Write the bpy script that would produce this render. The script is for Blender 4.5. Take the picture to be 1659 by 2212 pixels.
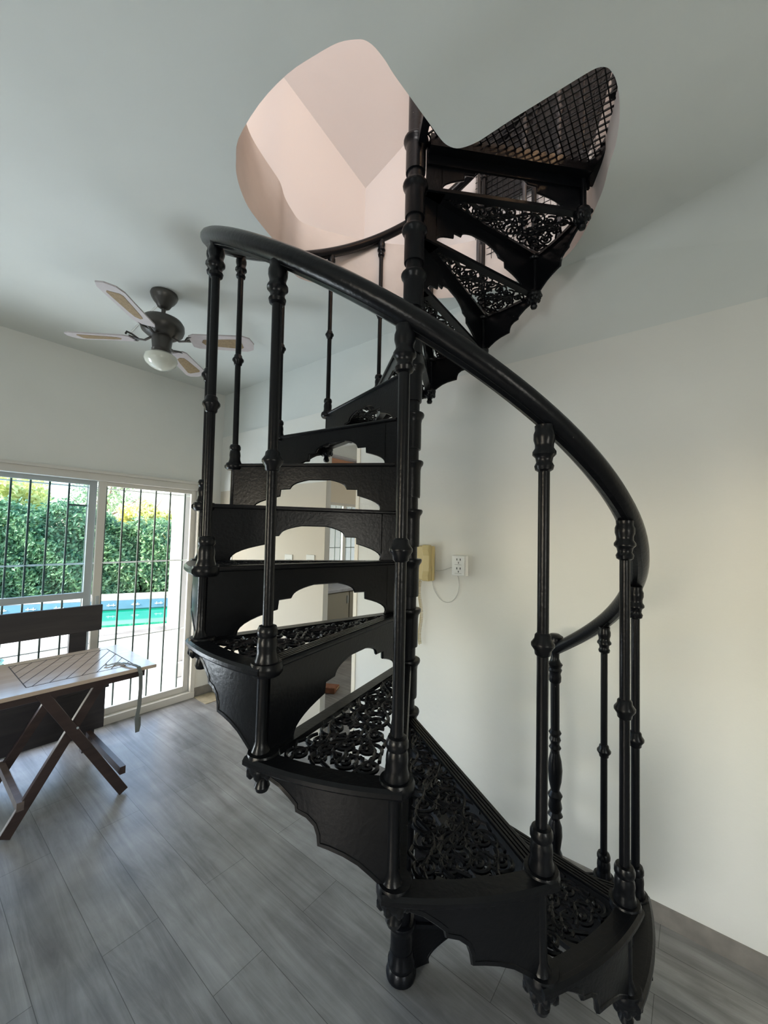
import bpy, math, random
import numpy as np
from math import sin, cos, pi, radians, tan, sqrt, atan2, hypot
from mathutils import Vector, Matrix
random.seed(7)
RNG = np.random.default_rng(11)
SC = bpy.context.scene
COL = SC.collection
for o in list(bpy.data.objects): bpy.data.objects.remove(o)

# ------------------------------------------------------------ camera
YAW, PITCH, ROLL, FPX, ZC = 0.6708, 0.0517, 0.0218, 847.84, 1.6179
fw = Vector((cos(YAW)*cos(PITCH), sin(YAW)*cos(PITCH), sin(PITCH)))
rt = Vector((sin(YAW), -cos(YAW), 0)); up = rt.cross(fw)
r2 = rt*cos(ROLL) + up*sin(ROLL); u2 = -rt*sin(ROLL) + up*cos(ROLL)
cd = bpy.data.cameras.new('camera'); cam = bpy.data.objects.new('camera', cd); COL.objects.link(cam)
cam.matrix_world = Matrix(((r2.x, u2.x, -fw.x, 0), (r2.y, u2.y, -fw.y, 0), (r2.z, u2.z, -fw.z, ZC), (0, 0, 0, 1)))
cd.sensor_fit = 'VERTICAL'; cd.sensor_height = 36.0; cd.lens = 36.0*FPX/2212.0
cd.shift_y = (1111.55-1106.0)/2212.0
cd.clip_start = 0.02; cd.clip_end = 300
SC.camera = cam

# ------------------------------------------------------------ world, lights, exposure
vs = SC.view_settings
SC.display_settings.display_device = 'sRGB'
vs.view_transform = 'Standard'; vs.look = 'None'; vs.gamma = 1.0; vs.use_curve_mapping = False
vs.exposure = 0.0
w = bpy.data.worlds.new('sky'); SC.world = w; w.use_nodes = True
wn = w.node_tree.nodes; wl = w.node_tree.links
sky = wn.new('ShaderNodeTexSky'); sky.sky_type = 'NISHITA'; sky.sun_disc = False
sky.sun_elevation = radians(38); sky.sun_rotation = radians(-75); sky.air_density = 1.2; sky.dust_density = 2.2
bg = wn['Background']; wl.new(sky.outputs[0], bg.inputs[0]); bg.inputs[1].default_value = 1.35
W_SUN, W_LEFT, W_BACK, W_WARM, W_UP, W_KIT = 14.0, 36.0, 30.0, 30.0, 62.0, 26.0

def lamp(name, kind, loc, direction, power, color, size=(1, 1), spread=pi):
    d = bpy.data.lights.new(name, kind); o = bpy.data.objects.new(name, d); COL.objects.link(o)
    o.location = loc; o.rotation_euler = Vector(direction).to_track_quat('-Z', 'Y').to_euler()
    d.energy = power; d.color = color
    if kind == 'AREA':
        d.shape = 'RECTANGLE'; d.size, d.size_y = size; d.spread = spread
    return o
sun = lamp('sun', 'SUN', (0, 0, 20), (0.86, -0.22, -0.62), W_SUN, (1, 0.93, 0.80)); sun.data.angle = radians(1.0)
lamp('unseen_side_fill', 'AREA', (-3.7, 0.6, 1.5), (1, 0.06, 0.6), W_LEFT, (0.86, 0.95, 1.0), (1.3, 1.0))  # unseen fill lamp added at the left opening to brighten the room
lamp('patio_fill_lamp', 'AREA', (-1.3, 4.7, 0.45), (0.55, -0.72, 0.42), 98.0, (0.84, 0.94, 1.0), (1.6, 0.8))  # added lamp outside the door, lifts the ceiling in place of pool glare
lamp('unseen_rear_fill', 'AREA', (-0.95, -2.8, 1.45), (0.35, 1, 0.9), W_BACK, (1.0, 0.96, 0.88), (0.85, 0.85))  # added fill behind the camera, tilted up towards the right ceiling
lamp('doorway_daylight', 'AREA', (0.62, -6.0, 2.35), (0.24, 1, -0.13), W_WARM, (1.0, 0.90, 0.70), (0.14, 0.4), radians(70))
lamp('upper_room_fill', 'AREA', (-1.15, -0.5, 4.0), (1.0, 0.35, 0.25), W_UP, (1.0, 0.975, 0.965), (1.2, 1.0))  # added area lamp inside the upper room, which has no window
lamp('upper_warm_lamp', 'AREA', (1.2, -1.25, 4.7), (0.55, 1, -0.35), 12.0, (1.0, 0.62, 0.34), (0.3, 0.3))
lamp('kitchen_fill', 'AREA', (4.7, 1.6, 2.6), (-0.15, 0.5, -1), W_KIT, (1.0, 0.95, 0.86), (0.9, 0.9))  # out-of-sight lamp added under the kitchen ceiling as fill

# ------------------------------------------------------------ materials
def newmat(name):
    m = bpy.data.materials.new(name); m.use_nodes = True
    return m, m.node_tree.nodes, m.node_tree.links, m.node_tree.nodes['Principled BSDF']
def simple(name, c, rough=0.5, metal=0.0, bump=0.0, bscale=60, var=0.0, vscale=6, emit=None, spec=0.5):
    m, n, l, b = newmat(name)
    b.inputs['Base Color'].default_value = (*c, 1); b.inputs['Roughness'].default_value = rough
    b.inputs['Metallic'].default_value = metal
    b.inputs['Specular IOR Level'].default_value = spec
    tc = n.new('ShaderNodeTexCoord')
    if var > 0:
        t = n.new('ShaderNodeTexNoise'); t.inputs['Scale'].default_value = vscale; t.inputs['Detail'].default_value = 5
        l.new(tc.outputs['Object'], t.inputs['Vector'])
        r = n.new('ShaderNodeValToRGB'); r.color_ramp.elements[0].position = 0.3; r.color_ramp.elements[1].position = 0.72
        r.color_ramp.elements[0].color = (*[max(0, x*(1-var)) for x in c], 1); r.color_ramp.elements[1].color = (*[min(1, x*(1+var)) for x in c], 1)
        l.new(t.outputs[0], r.inputs[0]); l.new(r.outputs[0], b.inputs['Base Color'])
    if bump > 0:
        t2 = n.new('ShaderNodeTexNoise'); t2.inputs['Scale'].default_value = bscale; t2.inputs['Detail'].default_value = 6
        l.new(tc.outputs['Object'], t2.inputs['Vector'])
        bp = n.new('ShaderNodeBump'); bp.inputs['Strength'].default_value = bump; bp.inputs['Distance'].default_value = 0.01
        l.new(t2.outputs[0], bp.inputs['Height']); l.new(bp.outputs[0], b.inputs['Normal'])
    return m
def iron(name):
    m, n, l, b = newmat(name)
    b.inputs['Roughness'].default_value = 0.28; b.inputs['Specular IOR Level'].default_value = 0.22
    tc = n.new('ShaderNodeTexCoord')
    t = n.new('ShaderNodeTexNoise'); t.inputs['Scale'].default_value = 38; t.inputs['Detail'].default_value = 4
    l.new(tc.outputs['Object'], t.inputs['Vector'])
    r = n.new('ShaderNodeValToRGB'); e = r.color_ramp.elements
    e[0].position = 0.0; e[0].color = (0.0032, 0.0038, 0.005, 1); e[1].position = 0.755; e[1].color = (0.0055, 0.006, 0.0075, 1)
    x = r.color_ramp.elements.new(0.775); x.color = (0.16, 0.15, 0.145, 1)
    l.new(t.outputs[0], r.inputs[0]); l.new(r.outputs[0], b.inputs['Base Color'])
    t2 = n.new('ShaderNodeTexNoise'); t2.inputs['Scale'].default_value = 90; t2.inputs['Detail'].default_value = 3
    l.new(tc.outputs['Object'], t2.inputs['Vector'])
    bp = n.new('ShaderNodeBump'); bp.inputs['Strength'].default_value = 0.16; bp.inputs['Distance'].default_value = 0.004
    l.new(t2.outputs[0], bp.inputs['Height']); l.new(bp.outputs[0], b.inputs['Normal'])
    return m
def planks(name):
    m, n, l, b = newmat(name)
    tc = n.new('ShaderNodeTexCoord')
    mp = n.new('ShaderNodeMapping'); mp.inputs['Rotation'].default_value = (0, 0, radians(90)); mp.inputs['Location'].default_value = (0.14, -0.19, 0)
    l.new(tc.outputs['Object'], mp.inputs['Vector'])
    br = n.new('ShaderNodeTexBrick'); br.inputs['Scale'].default_value = 1.0
    br.inputs['Brick Width'].default_value = 1.2; br.inputs['Row Height'].default_value = 0.2
    br.inputs['Mortar Size'].default_value = 0.0013; br.inputs['Mortar Smooth'].default_value = 0.3
    br.offset = 0.37; br.offset_frequency = 2
    br.inputs['Color1'].default_value = (0.275, 0.275, 0.27, 1); br.inputs['Color2'].default_value = (0.225, 0.225, 0.222, 1)
    br.inputs['Mortar'].default_value = (0.10, 0.098, 0.095, 1)
    l.new(mp.outputs[0], br.inputs['Vector'])
    mp2 = n.new('ShaderNodeMapping'); mp2.inputs['Scale'].default_value = (11.0, 0.9, 1); mp2.inputs['Rotation'].default_value = (0, 0, radians(-7))
    l.new(tc.outputs['Object'], mp2.inputs['Vector'])
    gr = n.new('ShaderNodeTexNoise'); gr.inputs['Scale'].default_value = 1.3; gr.inputs['Detail'].default_value = 9; gr.inputs['Distortion'].default_value = 0.9; gr.inputs['Roughness'].default_value = 0.68
    l.new(mp2.outputs[0], gr.inputs['Vector'])
    rg = n.new('ShaderNodeValToRGB'); rg.color_ramp.elements[0].position = 0.32; rg.color_ramp.elements[1].position = 0.68
    rg.color_ramp.elements[0].color = (0.58, 0.57, 0.56, 1); rg.color_ramp.elements[1].color = (1.24, 1.24, 1.23, 1)
    l.new(gr.outputs[0], rg.inputs[0])
    mx = n.new('ShaderNodeMixRGB'); mx.blend_type = 'MULTIPLY'; mx.inputs[0].default_value = 0.95
    l.new(br.outputs['Color'], mx.inputs[1]); l.new(rg.outputs[0], mx.inputs[2])
    g2 = n.new('ShaderNodeTexNoise'); g2.inputs['Scale'].default_value = 5.5; g2.inputs['Detail'].default_value = 8
    l.new(tc.outputs['Object'], g2.inputs['Vector'])
    r3 = n.new('ShaderNodeValToRGB'); r3.color_ramp.elements[0].position = 0.35; r3.color_ramp.elements[1].position = 0.7
    r3.color_ramp.elements[0].color = (0.82, 0.82, 0.82, 1); r3.color_ramp.elements[1].color = (1.12, 1.12, 1.12, 1)
    l.new(g2.outputs[0], r3.inputs[0])
    m2 = n.new('ShaderNodeMixRGB'); m2.blend_type = 'MULTIPLY'; m2.inputs[0].default_value = 1.0
    l.new(mx.outputs[0], m2.inputs[1]); l.new(r3.outputs[0], m2.inputs[2]); l.new(m2.outputs[0], b.inputs['Base Color'])
    b.inputs['Roughness'].default_value = 0.36
    bp = n.new('ShaderNodeBump'); bp.inputs['Strength'].default_value = 0.12; bp.inputs['Distance'].default_value = 0.003
    l.new(gr.outputs[0], bp.inputs['Height']); l.new(bp.outputs[0], b.inputs['Normal'])
    return m
def wood(name, c1, c2, rough=0.45, scale=1.0):
    m, n, l, b = newmat(name)
    tc = n.new('ShaderNodeTexCoord'); mp = n.new('ShaderNodeMapping'); mp.inputs['Scale'].default_value = (2*scale, 22*scale, 22*scale)
    l.new(tc.outputs['Object'], mp.inputs['Vector'])
    g = n.new('ShaderNodeTexNoise'); g.inputs['Scale'].default_value = 1; g.inputs['Detail'].default_value = 6; g.inputs['Distortion'].default_value = 0.5
    l.new(mp.outputs[0], g.inputs['Vector'])
    r = n.new('ShaderNodeValToRGB'); r.color_ramp.elements[0].position = 0.3; r.color_ramp.elements[1].position = 0.7
    r.color_ramp.elements[0].color = (*c1, 1); r.color_ramp.elements[1].color = (*c2, 1)
    l.new(g.outputs[0], r.inputs[0]); l.new(r.outputs[0], b.inputs['Base Color']); b.inputs['Roughness'].default_value = rough
    return m
def leafmat(name, c1, c2):
    m, n, l, b = newmat(name)
    tc = n.new('ShaderNodeTexCoord'); t = n.new('ShaderNodeTexNoise'); t.inputs['Scale'].default_value = 7; t.inputs['Detail'].default_value = 4
    l.new(tc.outputs['Object'], t.inputs['Vector'])
    r = n.new('ShaderNodeValToRGB'); r.color_ramp.elements[0].position = 0.36; r.color_ramp.elements[1].position = 0.66
    r.color_ramp.elements[0].color = (*c1, 1); r.color_ramp.elements[1].color = (*c2, 1)
    l.new(t.outputs[0], r.inputs[0]); l.new(r.outputs[0], b.inputs['Base Color'])
    b.inputs['Roughness'].default_value = 0.45
    tr = n.new('ShaderNodeBsdfTranslucent'); l.new(r.outputs[0], tr.inputs[0])
    ms = n.new('ShaderNodeMixShader'); ms.inputs[0].default_value = 0.4
    l.new(b.outputs[0], ms.inputs[1]); l.new(tr.outputs[0], ms.inputs[2]); l.new(ms.outputs[0], n['Material Output'].inputs[0])
    return m
def glassmat(name, tint=(0.95, 0.98, 0.97)):
    m, n, l, b = newmat(name)
    tr = n.new('ShaderNodeBsdfTransparent'); tr.inputs[0].default_value = (*tint, 1)
    gl = n.new('ShaderNodeBsdfGlossy'); gl.inputs['Roughness'].default_value = 0.02
    lw = n.new('ShaderNodeLayerWeight'); pw = n.new('ShaderNodeMath'); pw.operation = 'POWER'; pw.inputs[1].default_value = 4.5
    l.new(lw.outputs['Facing'], pw.inputs[0]); fr = n.new('ShaderNodeMath'); fr.operation = 'MULTIPLY_ADD'; fr.inputs[1].default_value = 0.8; fr.inputs[2].default_value = 0.03
    l.new(pw.outputs[0], fr.inputs[0])
    ms = n.new('ShaderNodeMixShader'); l.new(fr.outputs[0], ms.inputs[0]); l.new(tr.outputs[0], ms.inputs[1]); l.new(gl.outputs[0], ms.inputs[2])
    l.new(ms.outputs[0], n['Material Output'].inputs[0])
    return m

M = {}
M['iron'] = iron('black_painted_iron')
M['wall'] = simple('white_wall_plaster', (0.71, 0.71, 0.665), 0.85, bump=0.12, bscale=26, var=0.02, vscale=2.2)
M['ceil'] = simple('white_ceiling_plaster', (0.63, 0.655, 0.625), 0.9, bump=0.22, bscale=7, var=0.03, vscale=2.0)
M['reveal'] = simple('rose_white_plaster', (0.66, 0.60, 0.565), 0.9, bump=0.2, bscale=18, var=0.07, vscale=5)
M['upper'] = simple('upper_room_plaster', (0.78, 0.75, 0.74), 0.9, bump=0.06, bscale=18)
M['kwall'] = simple('beige_kitchen_paint', (0.72, 0.66, 0.54), 0.85, bump=0.05, bscale=26)
M['floor'] = planks('grey_plank_tile')
M['base'] = simple('skirting_tile', (0.20, 0.185, 0.165), 0.5, var=0.2, vscale=14)
M['alu'] = simple('white_aluminium', (0.62, 0.60, 0.55), 0.4, bump=0.02)
M['alug'] = simple('grey_aluminium', (0.42, 0.46, 0.47), 0.4)
M['bar'] = simple('grey_green_bar_paint', (0.06, 0.085, 0.075), 0.5)
M['railw'] = simple('white_bar_paint', (0.72, 0.76, 0.73), 0.5)
M['patio'] = simple('pale_patio_tile', (0.50, 0.53, 0.56), 0.6, var=0.05, vscale=1.8)
M['coping'] = simple('pale_stone_coping', (0.46, 0.45, 0.42), 0.8, var=0.18, vscale=2.5)
M['pool'] = simple('turquoise_pool_paint', (0.03, 0.20, 0.17), 0.4, var=0.15, vscale=1.2)
M['poolt'] = simple('blue_pool_tile', (0.09, 0.19, 0.27), 0.3, var=0.1, vscale=5)
M['water'] = simple('green_pool_water', (0.0, 0.16, 0.09), 0.06)
M['column'] = simple('white_column_render', (0.42, 0.42, 0.44), 0.8)
M['fan'] = simple('bronze_fan_metal', (0.075, 0.07, 0.064), 0.38, metal=0.5)
M['blade'] = simple('whitewashed_blade', (0.46, 0.42, 0.42), 0.5, var=0.06, vscale=30)
M['cane'] = simple('cane_inlay', (0.27, 0.19, 0.10), 0.7, bump=0.4, bscale=300, var=0.2, vscale=80)
M['opal'] = simple('opal_glass', (0.62, 0.63, 0.55), 0.12)
M['woodl'] = wood('varnished_honey_wood', (0.50, 0.38, 0.29), (0.60, 0.48, 0.38), 0.17, 0.6)
M['woodd'] = wood('dark_brown_wood', (0.028, 0.017, 0.015), (0.055, 0.032, 0.027), 0.42)
M['woodm'] = wood('highlit_brown_wood', (0.12, 0.09, 0.075), (0.18, 0.14, 0.12), 0.4)  # lighter wood: highlight of the lit stretcher put into its colour
M['woodb'] = wood('greyish_dark_wood', (0.022, 0.019, 0.021), (0.040, 0.034, 0.034), 0.5)
M['slot'] = simple('dark_slot', (0.05, 0.035, 0.025), 0.8)
M['phone'] = simple('yellowed_phone_plastic', (0.58, 0.47, 0.22), 0.4)
M['cord'] = simple('yellowed_cord', (0.50, 0.41, 0.22), 0.5)
M['white'] = simple('white_plastic', (0.74, 0.75, 0.72), 0.35)
M['hole'] = simple('black_slots', (0.03, 0.03, 0.03), 0.6)
M['wire'] = simple('grey_white_wire', (0.5, 0.5, 0.47), 0.5)
M['counter'] = simple('grey_stone_worktop', (0.36, 0.38, 0.42), 0.25, var=0.15, vscale=20)
M['cab'] = simple('grey_green_cabinet', (0.30, 0.29, 0.24), 0.5)
M['blind'] = wood('orange_brown_blind', (0.42, 0.20, 0.11), (0.52, 0.27, 0.16), 0.6)
M['bracket'] = simple('red_brown_bracket', (0.22, 0.05, 0.04), 0.5)
M['brick'] = simple('terracotta', (0.24, 0.10, 0.055), 0.8, var=0.25, vscale=30)
M['strap'] = simple('grey_webbing', (0.16, 0.17, 0.16), 0.7, bump=0.3, bscale=300)
M['leaf'] = leafmat('hedge_leaf', (0.035, 0.125, 0.06), (0.21, 0.36, 0.17))
M['leaf_y'] = leafmat('sunlit_yellow_leaf', (0.50, 0.52, 0.16), (0.85, 0.82, 0.38))
M['leaf_p'] = leafmat('pale_tree_leaf', (0.12, 0.22, 0.10), (0.36, 0.45, 0.28))
M['bark'] = simple('tree_bark', (0.20, 0.13, 0.09), 0.9)
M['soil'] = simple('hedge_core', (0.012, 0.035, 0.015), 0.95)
M['grass'] = simple('garden_ground', (0.32, 0.36, 0.22), 0.95, var=0.25, vscale=3)
M['darkroof'] = simple('dark_slate', (0.02, 0.02, 0.022), 0.8)
M['peach'] = simple('peach_render', (0.80, 0.62, 0.47), 0.9)
M['glass'] = glassmat('clear_glass')
M['glass_d'] = glassmat('hazy_door_glass', (0.80, 0.88, 0.92))

# ------------------------------------------------------------ mesh helpers
class MB:
    def __init__(s): s.v = []; s.f = []
    def add(s, v, f):
        k = len(s.v); s.v += [tuple(p) for p in v]; s.f += [tuple(i+k for i in q) for q in f]; return s
    def box(s, a, b):
        x0, y0, z0 = a; x1, y1, z1 = b
        return s.add([(x0, y0, z0), (x1, y0, z0), (x1, y1, z0), (x0, y1, z0), (x0, y0, z1), (x1, y0, z1), (x1, y1, z1), (x0, y1, z1)],
                     [(3, 2, 1, 0), (4, 5, 6, 7), (0, 1, 5, 4), (1, 2, 6, 5), (2, 3, 7, 6), (3, 0, 4, 7)])
    def prism(s, pts, fn, d0, d1):
        """pts: 2-D outline; fn(p, d) -> 3-D"""
        n = len(pts)
        v = [fn(p, d0) for p in pts] + [fn(p, d1) for p in pts]
        f = [tuple(range(n-1, -1, -1)), tuple(range(n, 2*n))] + [(i, (i+1) % n, n+(i+1) % n, n+i) for i in range(n)]
        return s.add(v, f)
    def lathe(s, prof, c=(0, 0), n=16, shift=None):
        v = []; f = []
        for (r, z) in prof:
            dx, dy = shift(z) if shift else (0, 0)
            for i in range(n):
                a = 2*pi*i/n; v.append((c[0]+dx+r*cos(a), c[1]+dy+r*sin(a), z))
        m = len(prof)
        for j in range(m-1):
            for i in range(n):
                k = (i+1) % n; f.append((j*n+i, j*n+k, (j+1)*n+k, (j+1)*n+i))
        f.append(tuple(range(n-1, -1, -1))); f.append(tuple((m-1)*n+i for i in range(n)))
        return s.add(v, f)
    def tube(s, pts, r, n=8, caps=True, upv=None, flat=1.0, taper=None):
        P = [Vector(p) for p in pts]; m = len(P); v = []; f = []
        prev = None
        for j, p in enumerate(P):
            t = (P[min(j+1, m-1)]-P[max(j-1, 0)]).normalized()
            ref = Vector(upv) if upv else (prev if prev else (Vector((0, 0, 1)) if abs(t.z) < .9 else Vector((1, 0, 0))))
            b = (ref - t*ref.dot(t)).normalized(); a = t.cross(b); prev = b
            rr = r*(taper[j] if taper else 1)
            for i in range(n):
                q = 2*pi*(i+.5)/n; w_ = p + a*(rr*cos(q)) + b*(rr*flat*sin(q)); v.append(tuple(w_))
        for j in range(m-1):
            for i in range(n):
                k = (i+1) % n; f.append((j*n+i, j*n+k, (j+1)*n+k, (j+1)*n+i))
        if caps: f.append(tuple(range(n-1, -1, -1))); f.append(tuple((m-1)*n+i for i in range(n)))
        return s.add(v, f)
    def beam(s, a, b, w, t, ref=(0, 1, 0)):
        a = Vector(a); b = Vector(b); d = (b-a).normalized(); r = Vector(ref); r = (r-d*r.dot(d)).normalized(); q = d.cross(r)
        v = []
        for p in (a, b):
            for (i, j) in ((-1, -1), (1, -1), (1, 1), (-1, 1)): v.append(tuple(p + q*(i*w/2) + r*(j*t/2)))
        return s.add(v, [(3, 2, 1, 0), (4, 5, 6, 7), (0, 1, 5, 4), (1, 2, 6, 5), (2, 3, 7, 6), (3, 0, 4, 7)])
    def build(s, name, mat, parent=None, smooth=False, bevel=0):
        me = bpy.data.meshes.new(name); me.from_pydata(s.v, [], s.f); me.update()
        import bmesh
        bm = bmesh.new(); bm.from_mesh(me); bmesh.ops.recalc_face_normals(bm, faces=bm.faces); bm.to_mesh(me); bm.free()
        me.materials.append(mat)
        o = bpy.data.objects.new(name, me); COL.objects.link(o)
        if parent: o.parent = parent
        if smooth:
            me.polygons.foreach_set('use_smooth', [True]*len(me.polygons))
            try: me.set_sharp_from_angle(angle=radians(38))
            except Exception: pass
        if bevel:
            b = o.modifiers.new('bevel', 'BEVEL'); b.width = bevel; b.segments = 2; b.limit_method = 'ANGLE'
        return o
def empty(name, loc=(0, 0, 0), rz=0):
    o = bpy.data.objects.new(name, None); COL.objects.link(o); o.location = loc; o.rotation_euler = (0, 0, rz)
    o.empty_display_size = 0.1; return o
def tag(o, label=None, cat=None, group=None, kind=None):
    if label: o['label'] = label
    if cat: o['category'] = cat
    if group: o['group'] = group
    if kind: o['kind'] = kind
    return o
def struct(mb, name, mat, **k): return tag(mb.build(name, mat, **k), kind='structure')
def copy_tree(o, parent=None):
    c = o.copy(); COL.objects.link(c)
    if parent: c.parent = parent
    for ch in list(o.children): copy_tree(ch, c)
    return c
XY = lambda p, d: (p[0], p[1], d)

# ------------------------------------------------------------ room shell
XR, YL, ZCE = 2.129, 3.871, 3.05
struct(MB().box((-3.5, -2.6, -0.12), (6.2, YL+0.02, 0)), 'floor', M['floor'])
# kitchen floor beyond the exterior line
struct(MB().box((XR+0.16, YL+0.02, -0.12), (6.2, 4.6, 0)), 'floor_kitchen', M['floor'])
# right wall: solid up to the kitchen opening, a reveal band above the door-head line
Y0K, Y1K = 1.925, 2.275
wr = MB()
wr.box((XR, -2.6, 0), (XR+0.05, Y0K, 2.60)).box((XR, Y1K, 0), (XR+0.05, YL, 2.60))
wr.box((XR, Y0K, 2.30), (XR+0.05, Y1K, 2.60))
struct(MB().box((XR-0.002, Y1K, 0.0), (XR+0.0, YL-0.012, 2.03)), 'wall_right_beige', simple('beige_wall_layer', (0.58, 0.53, 0.44), 0.85, bump=0.05, bscale=26))  # thin beige layer on the lower wall past the opening
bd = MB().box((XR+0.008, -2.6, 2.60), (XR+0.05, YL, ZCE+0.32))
struct(bd, 'wall_right_band', M['ceil'])  # ceiling colour here paints in the darker shading of the upper wall
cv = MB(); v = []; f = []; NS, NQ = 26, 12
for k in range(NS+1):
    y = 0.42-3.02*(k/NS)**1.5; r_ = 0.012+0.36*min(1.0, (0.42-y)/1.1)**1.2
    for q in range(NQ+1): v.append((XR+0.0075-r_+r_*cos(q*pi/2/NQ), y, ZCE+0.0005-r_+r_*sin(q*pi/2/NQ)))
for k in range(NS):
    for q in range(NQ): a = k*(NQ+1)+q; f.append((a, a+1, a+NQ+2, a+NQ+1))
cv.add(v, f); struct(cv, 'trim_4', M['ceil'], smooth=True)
struct(wr, 'wall_right', M['wall'])
# thin cream trim that frames the near side of the kitchen opening
struct(MB().box((XR-0.006, Y0K-0.004, 0), (XR+0.05, Y0K+0.028, 2.30)), 'trim_1', simple('cream_trim', (0.80, 0.74, 0.62), 0.6))
# front wall (sliding glass door), left wall and back wall with their openings
DX0, DX1, DZ = -1.35, 1.905, 2.06
wf = MB().box((DX1+0.03, YL, 0), (XR+0.15, YL+0.16, ZCE+0.3)).box((-3.5, YL, 0), (DX0, YL+0.16, ZCE+0.3)).box((DX0, YL, DZ+0.01), (DX1+0.03, YL+0.16, ZCE+0.3))
struct(wf, 'wall_front', M['wall'])
wl_ = MB().box((-3.65, -2.6, 0), (-3.5, -0.1, ZCE)).box((-3.65, 1.3, 0), (-3.5, YL+0.16, ZCE)).box((-3.65, -0.1, 2.05), (-3.5, 1.3, ZCE)).box((-3.65, -0.1, 0), (-3.5, 1.3, 0.95))
struct(wl_, 'wall_left', M['wall'])
wb = MB().box((-3.65, -2.75, 0), (-1.4, -2.6, ZCE)).box((-0.5, -2.75, 0), (1.30, -2.6, ZCE)).box((1.30, -2.75, 2.1), (XR+0.15, -2.6, ZCE))
wb.box((2.08, -2.75, 0), (XR+0.15, -2.6, 2.1)).box((-1.4, -2.75, 1.9), (-0.5, -2.6, ZCE)).box((-1.4, -2.75, 0), (-0.5, -2.6, 1.0))
struct(wb, 'wall_back', M['wall'])
# unseen next room; walls and ceiling added to keep the sky out
struct(MB().box((0.0, -6.6, -0.12), (2.6, -2.75, 0)), 'floor_hall', M['floor'])
struct(MB().box((-0.15, -6.6, 0), (0.0, -2.75, 2.9)).box((2.6, -6.6, 0), (2.75, -2.6, 2.9)).box((-0.15, -6.75, 0), (2.75, -6.6, 2.9)), 'wall_hall', M['wall'])
struct(MB().box((-0.15, -6.75, 2.9), (2.75, -2.75, 3.0)), 'ceiling_hall', M['ceil'])
# skirting
struct(MB().box((XR-0.012, -2.6, 0), (XR, Y0K-0.004, 0.075)), 'baseboard_right', M['base'])
struct(MB().box((DX1+0.03, YL-0.012, 0), (XR, YL, 0.08)), 'baseboard_front', M['base'])

# ceiling slab with the stair well (three quarters open, one quadrant closed)
hole = [(0.756, 1.366), (0.717, 1.286), (0.695, 1.124), (0.698, 0.979), (0.718, 0.874), (0.739, 0.796), (0.766, 0.748), (0.785, 0.728), (0.815, 0.717), (0.86, 0.713),
        (0.90, 0.714), (0.994, 0.709), (1.099, 0.703), (1.165, 0.699), (1.20, 0.690), (1.228, 0.670), (1.243, 0.640), (1.252, 0.600), (1.253, 0.566), (1.252, 0.465), (1.254, 0.40), (1.256, 0.331),
        (1.258, 0.26), (1.262, 0.215), (1.278, 0.19), (1.305, 0.178), (1.339, 0.172), (1.40, 0.172), (1.476, 0.182), (1.56, 0.204), (1.644, 0.239), (1.73, 0.270), (1.805, 0.307), (1.92, 0.371),
        (2.021, 0.446), (2.08, 0.53), (2.10, 0.66), (2.10, 0.90), (2.03, 1.12), (1.92, 1.28), (1.784, 1.433), (1.66, 1.545), (1.52, 1.64), (1.42, 1.70), (1.348, 1.725), (1.27, 1.700),
        (1.20, 1.665), (1.132, 1.613), (1.06, 1.585), (0.99, 1.56), (0.91, 1.525), (0.841, 1.473), (0.79, 1.42)]
def catmull(pts, k=3):
    out = []; n = len(pts)
    for i in range(n):
        p0, p1, p2, p3 = (Vector(pts[(i+j) % n]) for j in (-1, 0, 1, 2))
        for q in range(k):
            t = q/k; out.append(tuple(0.5*((2*p1)+(-p0+p2)*t+(2*p0-5*p1+4*p2-p3)*t*t+(-p0+3*p1-3*p2+p3)*t**3)))
    return out
hs = catmull(hole, 3); NH = len(hs); cx_h, cy_h = 1.22, 0.86
# ring of rays from the well to a rectangle: a slab with a hole, split into quads
def ceil_slab(name, z0, z1, rect, mat, ring):
    x0, y0, x1, y1 = rect
    # assign outer points in step with arc angle (well outline is star shaped about (1.30,1.02))
    c = Vector((1.33, 1.0)); outer = []
    for p in ring:
        d = Vector(p)-c; ts = []
        if d.x > 1e-9: ts.append((x1-c.x)/d.x)
        if d.x < -1e-9: ts.append((x0-c.x)/d.x)
        if d.y > 1e-9: ts.append((y1-c.y)/d.y)
        if d.y < -1e-9: ts.append((y0-c.y)/d.y)
        t = min(ts); outer.append((c.x+d.x*t, c.y+d.y*t))
    n = len(ring); v = []; f = []
    for z in (z0, z1):
        v += [(p[0], p[1], z) for p in ring]; v += [(p[0], p[1], z) for p in outer]
    for i in range(n):
        k = (i+1) % n
        f.append((i, k, n+k, n+i)); f.append((2*n+i, 3*n+i, 3*n+k, 2*n+k)); f.append((n+i, n+k, 3*n+k, 3*n+i))
        # corner fill
    m = MB(); m.add(v, f)
    for i in range(n):
        k = (i+1) % n; a, b = Vector(outer[i]), Vector(outer[k])
        on = lambda p: (abs(p.x-x0) < 1e-4, abs(p.x-x1) < 1e-4, abs(p.y-y0) < 1e-4, abs(p.y-y1) < 1e-4)
        A, B = on(a), on(b)
        if not any(p and q for p, q in zip(A, B)):
            cxn = x0 if (A[0] or B[0]) else x1; cyn = y0 if (A[2] or B[2]) else y1
            for z in (z0, z1): m.add([(a.x, a.y, z), (b.x, b.y, z), (cxn, cyn, z)], [(0, 1, 2)])
    return struct(m, name, mat)
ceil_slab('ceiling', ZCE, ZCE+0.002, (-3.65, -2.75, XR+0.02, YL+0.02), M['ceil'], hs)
rv = MB(); v = []; f = []
curb = [0.33 if not (8 <= i//3 <= 26) else 0.13 for i in range(NH)]
for i, p in enumerate(hs): v += [(p[0], p[1], ZCE), (p[0], p[1], ZCE+curb[i])]
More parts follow.
